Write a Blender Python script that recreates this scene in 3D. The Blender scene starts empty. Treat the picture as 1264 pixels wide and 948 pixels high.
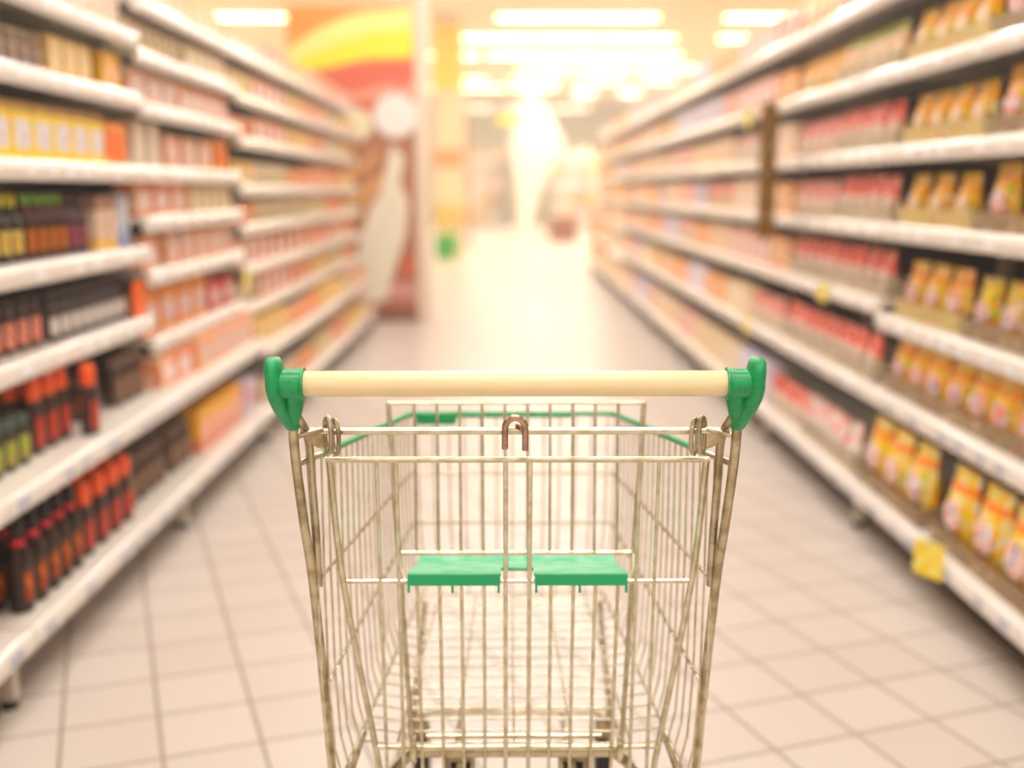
import bpy, bmesh, math, random
from mathutils import Vector, Matrix
random.seed(7)
PI = math.pi
S = bpy.context.scene
COL = S.collection

# ---------------------------------------------------------------- materials
def lin(h):
    h = h.lstrip('#')
    out = []
    for i in (0, 2, 4):
        c = int(h[i:i+2], 16) / 255
        out.append(c / 12.92 if c <= .04045 else ((c + .055) / 1.055) ** 2.4)
    return (*out, 1)

MATS = {}
def mat(name, col, rough=.5, metal=0, spec=.5, coat=0):
    if name in MATS: return MATS[name]
    m = bpy.data.materials.new(name); m.use_nodes = True
    b = m.node_tree.nodes['Principled BSDF']
    b.inputs['Base Color'].default_value = lin(col)
    b.inputs['Roughness'].default_value = rough
    b.inputs['Metallic'].default_value = metal
    b.inputs['Specular IOR Level'].default_value = spec
    b.inputs['Coat Weight'].default_value = coat
    MATS[name] = m
    return m

def mottled(name, col, col2, scale=30, rough=.5, metal=0, spec=.5, bump=0):
    """base colour broken up by a little wear noise"""
    if name in MATS: return MATS[name]
    m = mat(name, col, rough, metal, spec)
    n = m.node_tree.nodes; l = m.node_tree.links
    tc = n.new('ShaderNodeTexCoord'); ns = n.new('ShaderNodeTexNoise')
    ns.inputs['Scale'].default_value = scale; ns.inputs['Detail'].default_value = 4
    cr = n.new('ShaderNodeValToRGB')
    cr.color_ramp.elements[0].position = .38; cr.color_ramp.elements[0].color = lin(col2)
    cr.color_ramp.elements[1].position = .6; cr.color_ramp.elements[1].color = lin(col)
    l.new(tc.outputs['Object'], ns.inputs['Vector']); l.new(ns.outputs['Fac'], cr.inputs['Fac'])
    l.new(cr.outputs['Color'], n['Principled BSDF'].inputs['Base Color'])
    if bump:
        bp = n.new('ShaderNodeBump'); bp.inputs['Strength'].default_value = bump; bp.inputs['Distance'].default_value = .002
        l.new(ns.outputs['Fac'], bp.inputs['Height']); l.new(bp.outputs['Normal'], n['Principled BSDF'].inputs['Normal'])
    return m

def vivid(c, k=1.3, g=1.12):
    """printing inks: a little more saturated than the hex given"""
    r, gg, b, _ = lin(c); l_ = .3*r + .6*gg + .1*b
    return tuple(max(0, min(1, l_ + (v - l_)*k))**g for v in (r, gg, b)) + (1,)
def printed(name, cols, scale=18, rough=.4, bands=None, vary=False):
    """printed packaging: patches of ink from a palette, optionally bands by height.
    bands: list of (height, colour) applied under the patches."""
    if name in MATS: return MATS[name]
    m = bpy.data.materials.new(name); m.use_nodes = True
    n = m.node_tree.nodes; l = m.node_tree.links
    b = n['Principled BSDF']; b.inputs['Roughness'].default_value = rough; b.inputs['Specular IOR Level'].default_value = .3
    tc = n.new('ShaderNodeTexCoord')
    ns = n.new('ShaderNodeTexNoise'); ns.inputs['Scale'].default_value = scale; ns.inputs['Detail'].default_value = 1.5
    cr = n.new('ShaderNodeValToRGB'); cr.color_ramp.interpolation = 'CONSTANT'
    e = cr.color_ramp.elements
    k = len(cols)
    pos = [0] + [.36 + .28 * (i / max(1, k - 1)) for i in range(1, k)]
    e[0].position = 0; e[0].color = vivid(cols[0])
    e[1].position = pos[1] if k > 1 else 1; e[1].color = vivid(cols[1] if k > 1 else cols[0])
    for i in range(2, k):
        x = e.new(pos[i]); x.color = vivid(cols[i])
    if vary:
        oi = n.new('ShaderNodeObjectInfo'); ad = n.new('ShaderNodeVectorMath'); ad.operation = 'MULTIPLY_ADD'
        cx = n.new('ShaderNodeCombineXYZ'); l.new(oi.outputs['Random'], cx.inputs[0]); l.new(oi.outputs['Random'], cx.inputs[2])
        l.new(cx.outputs[0], ad.inputs[0]); ad.inputs[1].default_value = (3, 3, 3); l.new(tc.outputs['Object'], ad.inputs[2])
        l.new(ad.outputs[0], ns.inputs['Vector'])
    else: l.new(tc.outputs['Object'], ns.inputs['Vector'])
    l.new(ns.outputs['Fac'], cr.inputs['Fac'])
    out = cr.outputs['Color']
    if bands:
        sp = n.new('ShaderNodeSeparateXYZ'); l.new(tc.outputs['Object'], sp.inputs[0])
        for (h0, h1, c) in bands:
            a = n.new('ShaderNodeMath'); a.operation = 'GREATER_THAN'; a.inputs[1].default_value = h0; l.new(sp.outputs['Z'], a.inputs[0])
            c2 = n.new('ShaderNodeMath'); c2.operation = 'LESS_THAN'; c2.inputs[1].default_value = h1; l.new(sp.outputs['Z'], c2.inputs[0])
            mu = n.new('ShaderNodeMath'); mu.operation = 'MULTIPLY'; l.new(a.outputs[0], mu.inputs[0]); l.new(c2.outputs[0], mu.inputs[1])
            mm = n.new('ShaderNodeMath'); mm.operation = 'MULTIPLY'; mm.inputs[1].default_value = .82; l.new(mu.outputs[0], mm.inputs[0])
            mx = n.new('ShaderNodeMixRGB'); l.new(mm.outputs[0], mx.inputs['Fac']); l.new(out, mx.inputs['Color1'])
            mx.inputs['Color2'].default_value = vivid(c); out = mx.outputs['Color']
    l.new(out, b.inputs['Base Color'])
    MATS[name] = m
    return m

def emis(name, col, strength):
    if name in MATS: return MATS[name]
    m = mat(name, col, .5)
    b = m.node_tree.nodes['Principled BSDF']
    b.inputs['Emission Color'].default_value = vivid(col); b.inputs['Emission Strength'].default_value = strength
    return m

WIRE = mottled('plated wire', '#e2dcc8', '#c9bf9f', 60, .25, .8)
TUBE = mottled('plated tube', '#cdc2a6', '#a29072', 40, .28, .85)
HOOKM = mottled('worn hook metal', '#cdb0a2', '#a88474', 80, .22, .9)
GRIP = mat('cream grip plastic', '#f9e4b8', .28)
GREEN = mottled('green plastic', '#00904f', '#10a062', 90, .34)
GREEN2 = mottled('faded green plastic', '#20b57c', '#6cc498', 26, .4)
LIP = mat('bright green plastic', '#10a86c', .35)
RAIL = mat('cream price rail', '#f1e9df', .14, 0, .7, .4)
SHELF = mat('cream shelf metal', '#e4dacd', .4)
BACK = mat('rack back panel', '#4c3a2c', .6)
FOOT = mat('rack foot', '#d8ccbc', .5)
BLACK = mat('black rubber', '#191512', .6)
TAGW = mat('white price tag', '#f4f2f4', .5)
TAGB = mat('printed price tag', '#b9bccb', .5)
YEL = mottled('yellow promo tag', '#ffd400', '#fff07a', 30, .5)

# ---------------------------------------------------------------- mesh helpers
def bm_new(): return bmesh.new()

def add_box(bm, c, s, bevel=0, seg=2, rot=0):
    M = Matrix.Translation(Vector(c)) @ Matrix.Rotation(rot, 4, 'Z') @ Matrix.Diagonal((s[0], s[1], s[2], 1))
    r = bmesh.ops.create_cube(bm, size=1, matrix=M)
    if bevel:
        es = list({e for v in r['verts'] for e in v.link_edges})
        bmesh.ops.bevel(bm, geom=es, offset=bevel, segments=seg, affect='EDGES', profile=.6)
    return bm

def smooth_path(pts, n=6):
    P = [Vector(p) for p in pts]
    if len(P) < 3: return P
    out = []
    Q = [P[0] * 2 - P[1]] + P + [P[-1] * 2 - P[-2]]
    for i in range(1, len(Q) - 2):
        for k in range(n):
            t = k / n
            a, b, c, d = Q[i-1], Q[i], Q[i+1], Q[i+2]
            out.append(.5 * ((2*b) + (c-a)*t + (2*a-5*b+4*c-d)*t*t + (3*b-a-3*c+d)*t**3))
    out.append(P[-1])
    return out

def add_tube(bm, pts, r, seg=8, smooth=False, closed=False):
    P = smooth_path(pts) if smooth else [Vector(p) for p in pts]
    n = len(P)
    T = []
    for i in range(n):
        if closed: t = P[(i+1) % n] - P[i-1]
        elif i == 0: t = P[1] - P[0]
        elif i == n-1: t = P[-1] - P[-2]
        else: t = (P[i+1]-P[i]).normalized() + (P[i]-P[i-1]).normalized()
        T.append(t.normalized())
    up = Vector((0, 0, 1)) if abs(T[0].z) < .9 else Vector((0, 1, 0))
    N = (up - T[0] * up.dot(T[0])).normalized()
    rings = []
    for i in range(n):
        N = (N - T[i] * N.dot(T[i])).normalized()
        B = T[i].cross(N)
        rr = r[i] if isinstance(r, (list, tuple)) else r
        rings.append([bm.verts.new(P[i] + (N * math.cos(2*PI*k/seg) + B * math.sin(2*PI*k/seg)) * rr) for k in range(seg)])
    m = n if closed else n - 1
    for i in range(m):
        a, b = rings[i], rings[(i+1) % n]
        for k in range(seg):
            bm.faces.new((a[k], a[(k+1) % seg], b[(k+1) % seg], b[k]))
    if not closed:
        bm.faces.new(list(reversed(rings[0]))); bm.faces.new(rings[-1])
    return bm

def add_lathe(bm, prof, seg=14, c=(0, 0, 0), axis='Z'):
    """prof: list of (radius, height)"""
    rings = []
    for (r, h) in prof:
        ring = []
        for k in range(seg):
            a = 2*PI*k/seg
            x, y = r*math.cos(a), r*math.sin(a)
            v = (x, y, h) if axis == 'Z' else (h, x, y)
            ring.append(bm.verts.new(Vector(v) + Vector(c)))
        rings.append(ring)
    for a, b in zip(rings, rings[1:]):
        for k in range(seg): bm.faces.new((a[k], a[(k+1) % seg], b[(k+1) % seg], b[k]))
    bm.faces.new(list(reversed(rings[0]))); bm.faces.new(rings[-1])
    return bm

def add_loft(bm, secs, seg=16):
    """secs: (cx, cy, z, rx, ry) stacked ellipses"""
    rings = []
    for (cx, cy, z, rx, ry) in secs:
        rings.append([bm.verts.new((cx + rx*math.cos(2*PI*k/seg), cy + ry*math.sin(2*PI*k/seg), z)) for k in range(seg)])
    for a, b in zip(rings, rings[1:]):
        for k in range(seg): bm.faces.new((a[k], a[(k+1) % seg], b[(k+1) % seg], b[k]))
    bm.faces.new(list(reversed(rings[0]))); bm.faces.new(rings[-1])
    return bm

def add_prism(bm, poly, y0, y1):
    """polygon in x/z swept along y"""
    a = [bm.verts.new((x, y0, z)) for x, z in poly]; b = [bm.verts.new((x, y1, z)) for x, z in poly]
    n = len(poly)
    bm.faces.new(a); bm.faces.new(list(reversed(b)))
    for k in range(n): bm.faces.new((a[k], b[k], b[(k+1) % n], a[(k+1) % n]))
    return bm

def obj(name, bm, m, parent=None, loc=(0, 0, 0), smooth=False, shift=None):
    if shift: bmesh.ops.translate(bm, verts=bm.verts, vec=shift)
    bmesh.ops.recalc_face_normals(bm, faces=bm.faces)
    me = bpy.data.meshes.new(name); bm.to_mesh(me); bm.free()
    if smooth:
        for p in me.polygons: p.use_smooth = True
        try: me.set_sharp_from_angle(angle=math.radians(42))
        except Exception: pass
    me.materials.append(m)
    o = bpy.data.objects.new(name, me); COL.objects.link(o)
    o.location = loc
    if parent: o.parent = parent
    return o

def tag(o, label, cat, group=None, kind=None):
    o['label'] = label; o['category'] = cat
    if group: o['group'] = group
    if kind: o['kind'] = kind
    return o

def empty(name, loc, label, cat, group=None):
    o = bpy.data.objects.new(name, None); COL.objects.link(o); o.location = loc
    o.empty_display_size = .1
    return tag(o, label, cat, group)

def struct(name, bm, m):
    o = obj(name, bm, m); o['kind'] = 'structure'; return o

def dup(root, loc, rotz=0, label=None, group=None, cat=None):
    r = root.copy(); COL.objects.link(r); r.location = loc; r.rotation_euler = (0, 0, rotz)
    if label: r['label'] = label
    if group: r['group'] = group
    if cat: r['category'] = cat
    for ch in root.children:
        c = ch.copy(); COL.objects.link(c); c.parent = r
        for g in ch.children:
            d = g.copy(); COL.objects.link(d); d.parent = c
    return r

# ---------------------------------------------------------------- camera
CAMZ = 1.23
cd = bpy.data.cameras.new('camera'); cam = bpy.data.objects.new('camera', cd); COL.objects.link(cam)
FPX = 1375.0
cd.sensor_width = 36; cd.lens = FPX / 1264 * 36
PITCH = math.atan(242 / FPX); YAW = 7 / FPX / math.cos(PITCH)
cam.location = (0, 0, CAMZ); cam.rotation_euler = (PI/2 - PITCH, 0, -YAW)
cd.dof.use_dof = True; cd.dof.focus_distance = 1.37; cd.dof.aperture_fstop = 1.7
cd.clip_start = .05; cd.clip_end = 200
S.camera = cam
def in_frame(x, y, z, m=.06):
    """is the point inside what the photo could see?"""
    X = x*math.cos(YAW) - y*math.sin(YAW); Y = x*math.sin(YAW) + y*math.cos(YAW); Z = z - CAMZ
    d = Y*math.cos(PITCH) - Z*math.sin(PITCH); u = Z*math.cos(PITCH) + Y*math.sin(PITCH)
    if d <= 0: return False
    px = 632 + FPX*X/d; py = 474 - FPX*u/d
    mg = FPX*m/d
    return -mg < px < 1264 + mg and -mg < py < 948 + mg

# ---------------------------------------------------------------- room
CH = 4.2
XL, XR, YB, YF = -9.0, 10.0, -5.0, 46.0
def floor_mat():
    m = bpy.data.materials.new('beige floor tiles'); m.use_nodes = True
    n = m.node_tree.nodes; l = m.node_tree.links; b = n['Principled BSDF']
    tc = n.new('ShaderNodeTexCoord'); mp = n.new('ShaderNodeMapping'); mp.vector_type = 'POINT'
    a = math.radians(-19.66)
    mp.inputs['Rotation'].default_value = (0, 0, a)
    # phase so a joint passes where the photo shows one
    T = .2135
    px, py = -.7366, 2.219
    rx = px*math.cos(a) - py*math.sin(a)
    qx, qy = -.9195, 2.205
    ry = qx*math.sin(a) + qy*math.cos(a)
    mp.inputs['Location'].default_value = (-(rx % T) , -(ry % T), 0)
    br = n.new('ShaderNodeTexBrick'); br.offset = 0; br.squash = 1
    br.inputs['Scale'].default_value = 1; br.inputs['Brick Width'].default_value = T; br.inputs['Row Height'].default_value = T
    br.inputs['Mortar Size'].default_value = .0056; br.inputs['Mortar Smooth'].default_value = .35
    br.inputs['Color1'].default_value = lin('#dbcec3'); br.inputs['Color2'].default_value = lin('#d5c7bb')
    br.inputs['Mortar'].default_value = lin('#998676')
    l.new(tc.outputs['Object'], mp.inputs['Vector']); l.new(mp.outputs['Vector'], br.inputs['Vector'])
    ns = n.new('ShaderNodeTexNoise'); ns.inputs['Scale'].default_value = 3; ns.inputs['Detail'].default_value = 5
    l.new(tc.outputs['Object'], ns.inputs['Vector'])
    mx = n.new('ShaderNodeMixRGB'); mx.blend_type = 'MULTIPLY'; mx.inputs['Fac'].default_value = .25
    l.new(br.outputs['Color'], mx.inputs['Color1']); l.new(ns.outputs['Color'], mx.inputs['Color2'])
    hs = n.new('ShaderNodeMixRGB'); hs.inputs['Fac'].default_value = .1
    hs.inputs['Color2'].default_value = lin('#decfc3'); l.new(br.outputs['Color'], hs.inputs['Color1'])
    l.new(hs.outputs['Color'], b.inputs['Base Color'])
    b.inputs['Roughness'].default_value = .34; b.inputs['Specular IOR Level'].default_value = .6
    bp = n.new('ShaderNodeBump'); bp.inputs['Strength'].default_value = .3; bp.inputs['Distance'].default_value = .001; bp.invert = True
    l.new(br.outputs['Fac'], bp.inputs['Height']); l.new(bp.outputs['Normal'], b.inputs['Normal'])
    return m
bm = bm_new(); add_box(bm, ((XL+XR)/2, (YB+YF)/2, -.05), (XR-XL, YF-YB, .1)); struct('floor', bm, floor_mat())
CEIL = mat('warm ceiling', '#f1d8b2', .8)
WALL = mat('warm wall', '#f6e4c4', .8)
bm = bm_new(); add_box(bm, ((XL+XR)/2, (YB+YF)/2, CH+.05), (XR-XL, YF-YB, .1)); struct('ceiling', bm, CEIL)
for nm, c, s in (('wall_left', (XL-.05, (YB+YF)/2, CH/2), (.1, YF-YB, CH)), ('wall_right', (XR+.05, (YB+YF)/2, CH/2), (.1, YF-YB, CH)),
                 ('wall_back', ((XL+XR)/2, YF+.05, CH/2), (XR-XL, .1, CH)), ('wall_front', ((XL+XR)/2, YB-.05, CH/2), (XR-XL, .1, CH))):
    bm = bm_new(); add_box(bm, c, s); struct(nm, bm, WALL)

# ---------------------------------------------------------------- lights
TUBEON = emis('lit tube', '#fffcf8', 23)
TUBEFAR = emis('lit warm tube', '#fff0d6', 9)
HOUS = mat('lamp housing', '#f3ead8', .5)
LIGHTC = (1, .985, .96)
def tube_light(x, y, label, group, watts, col=LIGHTC, tm=TUBEON):
    t = empty('ceiling_lamp', (x, y, CH), label, 'lamp', group)
    b = bm_new(); add_prism(b, [(-.09, 0), (.09, 0), (.075, -.05), (-.075, -.05)], -.71, .71); obj('housing', b, HOUS, t).rotation_euler.z = PI/2
    b = bm_new()
    for s in (-.035, .035): add_lathe(b, [(.012, -.69), (.016, -.68), (.016, .68), (.012, .69)], 10, (0, s, -.068), 'X')
    obj('tube', b, tm, t, smooth=True)
    if watts:
        ld = bpy.data.lights.new('lamp_light', 'AREA'); ld.shape = 'RECTANGLE'; ld.size = 1.36; ld.size_y = .16
        ld.energy = watts; ld.color = col
        lo = bpy.data.objects.new('lamp_light', ld); COL.objects.link(lo); lo.parent = t; lo.location = (0, 0, -.09)
    return t
W_NEAR, W_FAR = 27, 40
rows = [(-2.4, None), (.3, None), (3.0, None), (5.8, None), (8.6, None), (11.4, None), (14.5, None)]
ordn = ['first', 'second', 'third', 'fourth', 'fifth', 'sixth', 'seventh']
for i, (y, _) in enumerate(rows):
    for x in (-4.2, -.75, .75, 4.2):
        tube_light(x, y, 'fluorescent ceiling lamp above the front part of the store', 'fluorescent lamps above the front of the store', W_NEAR * (1 if abs(x) < 1 else .7))
far = [(17.4, (-4.4, -1.15, 1.9), 'highest'), (20.1, (-4.4, .55, 1.95, 4.5), 'first'), (22.8, (-.25, 1.2, 2.65, 4.9), 'second'),
       (25.7, (-1.3, .3, 1.75, 3.2), 'third'), (28.4, (1.0, 2.5, 4.0), 'fourth'), (31.6, (-1.2, .8, 2.6, 4.3), 'fifth'), (34.0, (-2.2, -.7, .8), 'sixth'), (42.5, (-1.2, .6, 2.4), 'seventh')]  # last two rows are added to brighten the far rack and end wall
for y, xs, nm in far:
    for k, x in enumerate(xs):
        side = ['leftmost', 'second from left', 'third from left', 'fourth from left'][k]
        lab = f'white tube lamp, {side} in {nm} full ceiling row from the top'
        if nm == 'highest': lab = f'white tube lamp, {side} in ceiling row cut off by the top edge'
        tube_light(x, y, lab, 'fluorescent lamps over the far end', W_FAR * (2.2 if y == 34.0 else 1), (1, .885, .72), TUBEFAR)
for y in (17.4, 20.1, 22.8, 25.7, 28.4, 31.6, 35.3, 39.0):  # lamps added out of view behind the racks to light the far end
    for x in (-7.3, 7.6):
        tube_light(x, y, f'added unseen fill lamp over the neighbouring aisle behind the {"left" if x < 0 else "right"} rack', f'added fill lamps behind the {"left" if x < 0 else "right"} rack', 120, (1, .885, .72), TUBEFAR)
ROUND = emis('lit round lamp', '#fff3dc', 8)
for k, (x, y) in enumerate(((2.35, 34.5), (3.72, 34.5))):
    t = empty('round_lamp', (x, y, CH), f'round glowing ceiling lamp at the far end, the {"left" if k == 0 else "right"} one of two', 'lamp', 'round lamps at the far end')
    b = bm_new(); add_lathe(b, [(.05, 0), (.06, -.03), (.36, -.08), (.38, -.14), (.36, -.14)], 20); obj('lamp_shade', b, HOUS, t, smooth=True)
    b = bm_new(); add_lathe(b, [(.35, -.141), (.34, -.17), (.2, -.19)], 20); obj('bulb', b, ROUND, t, smooth=True)
    ld = bpy.data.lights.new('lamp_light', 'AREA'); ld.shape = 'DISK'; ld.size = .6; ld.energy = 60; ld.color = (1, .88, .7)
    lo = bpy.data.objects.new('lamp_light', ld); COL.objects.link(lo); lo.parent = t; lo.location = (0, 0, -.22)
w = bpy.data.worlds.new('world'); S.world = w; w.use_nodes = True
vs = w.node_tree.nodes.new('ShaderNodeVolumeScatter')
vs.inputs['Density'].default_value = .017; vs.inputs['Color'].default_value = (1, .92, .82, 1); vs.inputs['Anisotropy'].default_value = .45
w.node_tree.links.new(vs.outputs[0], w.node_tree.nodes['World Output'].inputs['Volume'])
w.node_tree.nodes['Background'].inputs[0].default_value = (1, .85, .65, 1); w.node_tree.nodes['Background'].inputs[1].default_value = .4

# ---------------------------------------------------------------- shopping cart
CX, CY = .011, 1.66
cart = empty('shopping_cart', (CX, CY, 0), 'empty wire shopping cart with cream handle and green plastic ends in the aisle', 'shopping cart')
SH = (0, -CY, 0)
def cpart(name, b, m, smooth=True, parent=None):
    return obj(name, b, m, parent or cart, shift=SH, smooth=smooth)
# handle
b = bm_new(); add_lathe(b, [(.0150, -.2555), (.0156, -.2545), (.0156, .2545), (.0150, .2555)], 28, (0, 1.3207, .998), 'X'); cpart('handle', b, GRIP)
for s in (-1, 1):
    b = bm_new()
    secs = []
    for (px, wd, z, yy, ry) in ((.2905, .003, 1.0305, 1.3207, .006), (.2905, .0075, 1.0290, 1.3207, .014), (.2905, .0102, 1.0245, 1.3207, .020), (.2898, .0112, 1.016, 1.3210, .0235),
                                (.2890, .0117, 1.004, 1.3215, .0250), (.2885, .0120, .992, 1.3225, .0250), (.2870, .0120, .980, 1.3260, .0225), (.2835, .0118, .966, 1.3320, .019),
                                (.2795, .0112, .954, 1.3385, .016), (.2760, .0100, .944, 1.3440, .0135), (.2745, .0088, .938, 1.3470, .0115), (.2745, .006, .9355, 1.3480, .008)):
        secs.append((s*px, yy, z, wd, ry))
    add_loft(b, secs, 20)
    add_lathe(b, [(.0180, .2535*s), (.0197, .2538*s), (.0197, .2565*s), (.0182, .2575*s), (.0182, .284*s)], 28, (0, 1.3207, .998), 'X')
    add_loft(b, [(s*.266, 1.3245, .985, .013, .015), (s*.2705, 1.333, .962, .011, .013), (s*.273, 1.342, .942, .006, .008)], 12)
    br = cpart('handle_bracket', b, GREEN)
    # main rear frame tube down to the chassis
    b = bm_new()
    pts = [(s*.2745, 1.346, .945), (s*.2755, 1.36, .90), (s*.2725, 1.385, .81), (s*.2690, 1.42, .71), (s*.2660, 1.47, .52), (s*.2650, 1.50, .40), (s*.262, 1.53, .27), (s*.258, 1.56, .19), (s*.25, 1.64, .155), (s*.235, 1.8, .16), (s*.20, 2.12, .18)]
    add_tube(b, pts, .0064, 12, True); cpart('frame_tube', b, TUBE)
    b = bm_new()
    add_tube(b, [(s*.279, 1.338, .975), (s*.270, 1.362, .947), (s*.2635, 1.388, .915), (s*.2625, 1.396, .86), (s*.2615, 1.41, .78), (s*.2625, 1.425, .705)], .0056, 10, True)
    cpart('brace_tube', b, TUBE)
    # hinge: loop, collar and plate
    lp = []
    for k in range(20):
        a = 2*PI*k/20
        lp.append((s*(.2365 + .006*math.cos(a)), 1.378 + .012*math.cos(a), .922 + .0225*math.sin(a)))
    b = bm_new(); add_tube(b, lp, .0034, 8, closed=True); cpart('hinge_loop', b, TUBE)
    lp = [(x - s*.009, y + .002, z - .003) for x, y, z in lp]
    b = bm_new(); add_tube(b, lp, .0030, 8, closed=True); cpart('hinge_loop', b, TUBE)
    b = bm_new()
    add_prism(b, [(s*.243, .9285), (s*.2715, .928), (s*.2715, .921), (s*.262, .914), (s*.252, .906), (s*.243, .903)], 1.379, 1.382)
    add_tube(b, [(s*.243, 1.379, .929), (s*.274, 1.366, .923)], .0035, 8)
    cpart('hinge_plate', b, TUBE, False)
# rear cross bar with the hook
b = bm_new(); add_tube(b, [(-.266, 1.381, .9265), (.266, 1.381, .9265)], .0048, 12); cpart('crossbar', b, WIRE)
b = bm_new()
hp = [(-.0128, 1.3695, .906), (-.0128, 1.3690, .922)]
for k in range(9):
    a = PI - PI*k/8
    hp.append((.0128*math.cos(a), 1.369, .9315 + .0145*math.sin(a)))
hp += [(.0128, 1.369, .922), (.0128, 1.3695, .904)]
add_tube(b, hp, .0043, 10, True)
add_tube(b, [(.0128, 1.371, .926), (.006, 1.377, .932), (.002, 1.381, .934)], .003, 8)
cpart('hook', b, HOOKM)
# rear flap
DX = .004   # the flap and seat sit a touch right of the handle's middle
def shifted(pts): return [(x + DX, y, z) for x, y, z in pts]
def fl(z):   # the flap leans forward towards its bottom
    t = (.885 - z) / (.885 - .70)
    return 1.40 + .05*t if z >= .70 else 1.45 + .07*(.70 - z)/(.70 - .426)
b = bm_new()
add_tube(b, shifted([(-.2475, 1.398, .8848), (.2475, 1.398, .8848)]), .0040, 10)
for s in (-1, 1):
    add_tube(b, shifted([(s*.2440, 1.401, .885), (s*.2375, 1.45, .70), (s*.2080, 1.52, .426), (s*.201, 1.535, .350)]), .0046, 10, True)
    for xt, xb in ((.1575, .166), (.1826, .191)):
        add_tube(b, shifted([(s*xt, fl(.885), .885), (s*(xt+.004), fl(.7), .70), (s*xb, fl(.42), .355)]), .0027, 8, True)
    add_tube(b, shifted([(s*.0158, 1.40, .885), (s*.0162, 1.45, .70), (s*.0168, 1.53, .355)]), .0033, 8, True)
    for x in (.0455, .0765, .1065, .1375):
        add_tube(b, shifted([(s*x, 1.452, .70), (s*(x+.0015), 1.53, .355)]), .0027, 8)
add_tube(b, shifted([(-.239, 1.4505, .7012), (.239, 1.4505, .7012)]), .0030, 8)
add_tube(b, shifted([(-.208, 1.5195, .421), (.208, 1.5195, .421)]), .0034, 8)
add_tube(b, shifted([(-.201, 1.533, .362), (.201, 1.533, .362)]), .0030, 8)
cpart('rear_flap', b, WIRE)
# child seat back panel
b = bm_new()
def sbk(z): return 1.525 + (z - .418) * (1.66 - 1.525) / (.909 - .418)
for s in (-1, 1):
    add_tube(b, shifted([(s*.194, 1.66, .909), (s*.176, sbk(.69), .69), (s*.155, sbk(.43), .43), (s*.151, 1.528, .412)]), .0038, 10, True)
    for x in (.0172, .0516, .0860, .1204, .155):
        add_tube(b, shifted([(s*x, 1.66, .909), (s*x*.965, sbk(.691), .691)]), .0022, 8)
add_tube(b, shifted([(-.195, 1.66, .909), (.195, 1.66, .909)]), .0028, 8)
add_tube(b, shifted([(-.177, sbk(.691), .691), (.177, sbk(.691), .691)]), .0034, 8)
cpart('seat_back', b, WIRE)
for s in (-1, 1):
    b = bm_new(); add_tube(b, shifted([(s*.177, sbk(.70), .691), (s*.170, 1.54, .690), (s*.155, 1.457, .697)]), .0034, 8); cpart('seat_arm', b, WIRE)
    b = bm_new(); add_tube(b, shifted([(s*.151, 1.522, .436), (s*.151, 1.5105, .430), (s*.151, 1.509, .412), (s*.151, 1.517, .400)]), .0044, 8, True); cpart('seat_clip', b, WIRE)
# green seat plate: curved sheet with a lip, gapped in the middle, and short tabs
b = bm_new()
ls = [(1.4495, .7135), (1.466, .7115), (1.50, .7035), (1.54, .6945), (1.574, .6885), (1.588, .6910)]
hw = [.150, .1485, .1465, .1455, .1450, .1450]
def strip(x0f, x1f, rng):
    for q in rng:
        (y0, z0), (y1, z1) = ls[q], ls[q+1]
        a0, a1, c0, c1 = x0f(hw[q]), x0f(hw[q+1]), x1f(hw[q]), x1f(hw[q+1])
        v = [(a0, y0, z0), (c0, y0, z0), (c1, y1, z1), (a1, y1, z1)]
        top = [b.verts.new((x + DX, y, z)) for x, y, z in v]; bot = [b.verts.new((x + DX, y, z-.005)) for x, y, z in v]
        b.faces.new(top); b.faces.new(list(reversed(bot)))
        for k in range(4): b.faces.new((top[k], bot[k], bot[(k+1) % 4], top[(k+1) % 4]))
strip(lambda w: -w, lambda w: -.0225, range(0, 2)); strip(lambda w: .0225, lambda w: w, range(0, 2))
strip(lambda w: -w, lambda w: w, range(2, 5))
seat = cpart('child_seat', b, GREEN2, False)
for x0, x1 in ((-.150, -.0235), (.0235, .150)):
    b = bm_new()
    add_box(b, ((x0+x1)/2 + DX, 1.4465, .7055), (x1-x0, .006, .017), .002)
    for x in (x0+.002, (x0+x1)/2-.002, x1-.002): add_box(b, (x + DX, 1.4465, .6940), (.0034, .006, .014), .001)
    cpart('seat_lip', b, LIP, False, seat)
# basket: side profile as function of Y (rear 1.41 .. front 2.05)
def sec(y):
    t = (y - 1.41) / (2.05 - 1.41)
    L = lambda a, c: a + (c - a) * t
    return [(L(.2650, .191), L(.884, .812)), (L(.2660, .190), L(.709, .697)), (L(.2640, .187), L(.545, .60)), (L(.2580, .184), L(.448, .50)),
            (L(.2480, .172), L(.400, .462)), (L(.195, .14), L(.394, .455)), (0, L(.397, .454))]
b = bm_new()
for y in [1.425 + i * .0323 for i in range(20)]:
    q = sec(y)
    pts = [(-x, y, z) for x, z in q] + [(x, y, z) for x, z in reversed(q[:-1])]
    if y > 1.55: add_tube(b, pts, .0017, 6)
    else: add_tube(b, pts[:5], .0017, 6); add_tube(b, pts[-5:], .0017, 6)
for i in (1, 2, 4):
    for s in (-1, 1):
        y0 = {1: 1.425, 2: 1.466, 4: 1.44}[i]
        a = sec(y0); c = sec(2.05)
        add_tube(b, [(s*(a[i][0]+.002), y0, a[i][1]), (s*(c[i][0]+.002), 2.05, c[i][1])], .0026, 8)
for z, x in ((.697, .190), (.60, .187), (.458, .155)): add_tube(b, [(-x, 2.05, z), (x, 2.05, z)], .0026, 8)
for k in range(13):
    x = -.18 + k * .03
    add_tube(b, [(x, 2.05, .812), (x*.98, 2.051, .60), (x*.92, 2.048, .455)], .0018, 6)
for x in (-.14, -.07, 0, .07, .14): add_tube(b, [(x*1.25, 1.56, .409), (x, 2.05, .452)], .0020, 6)
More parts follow.
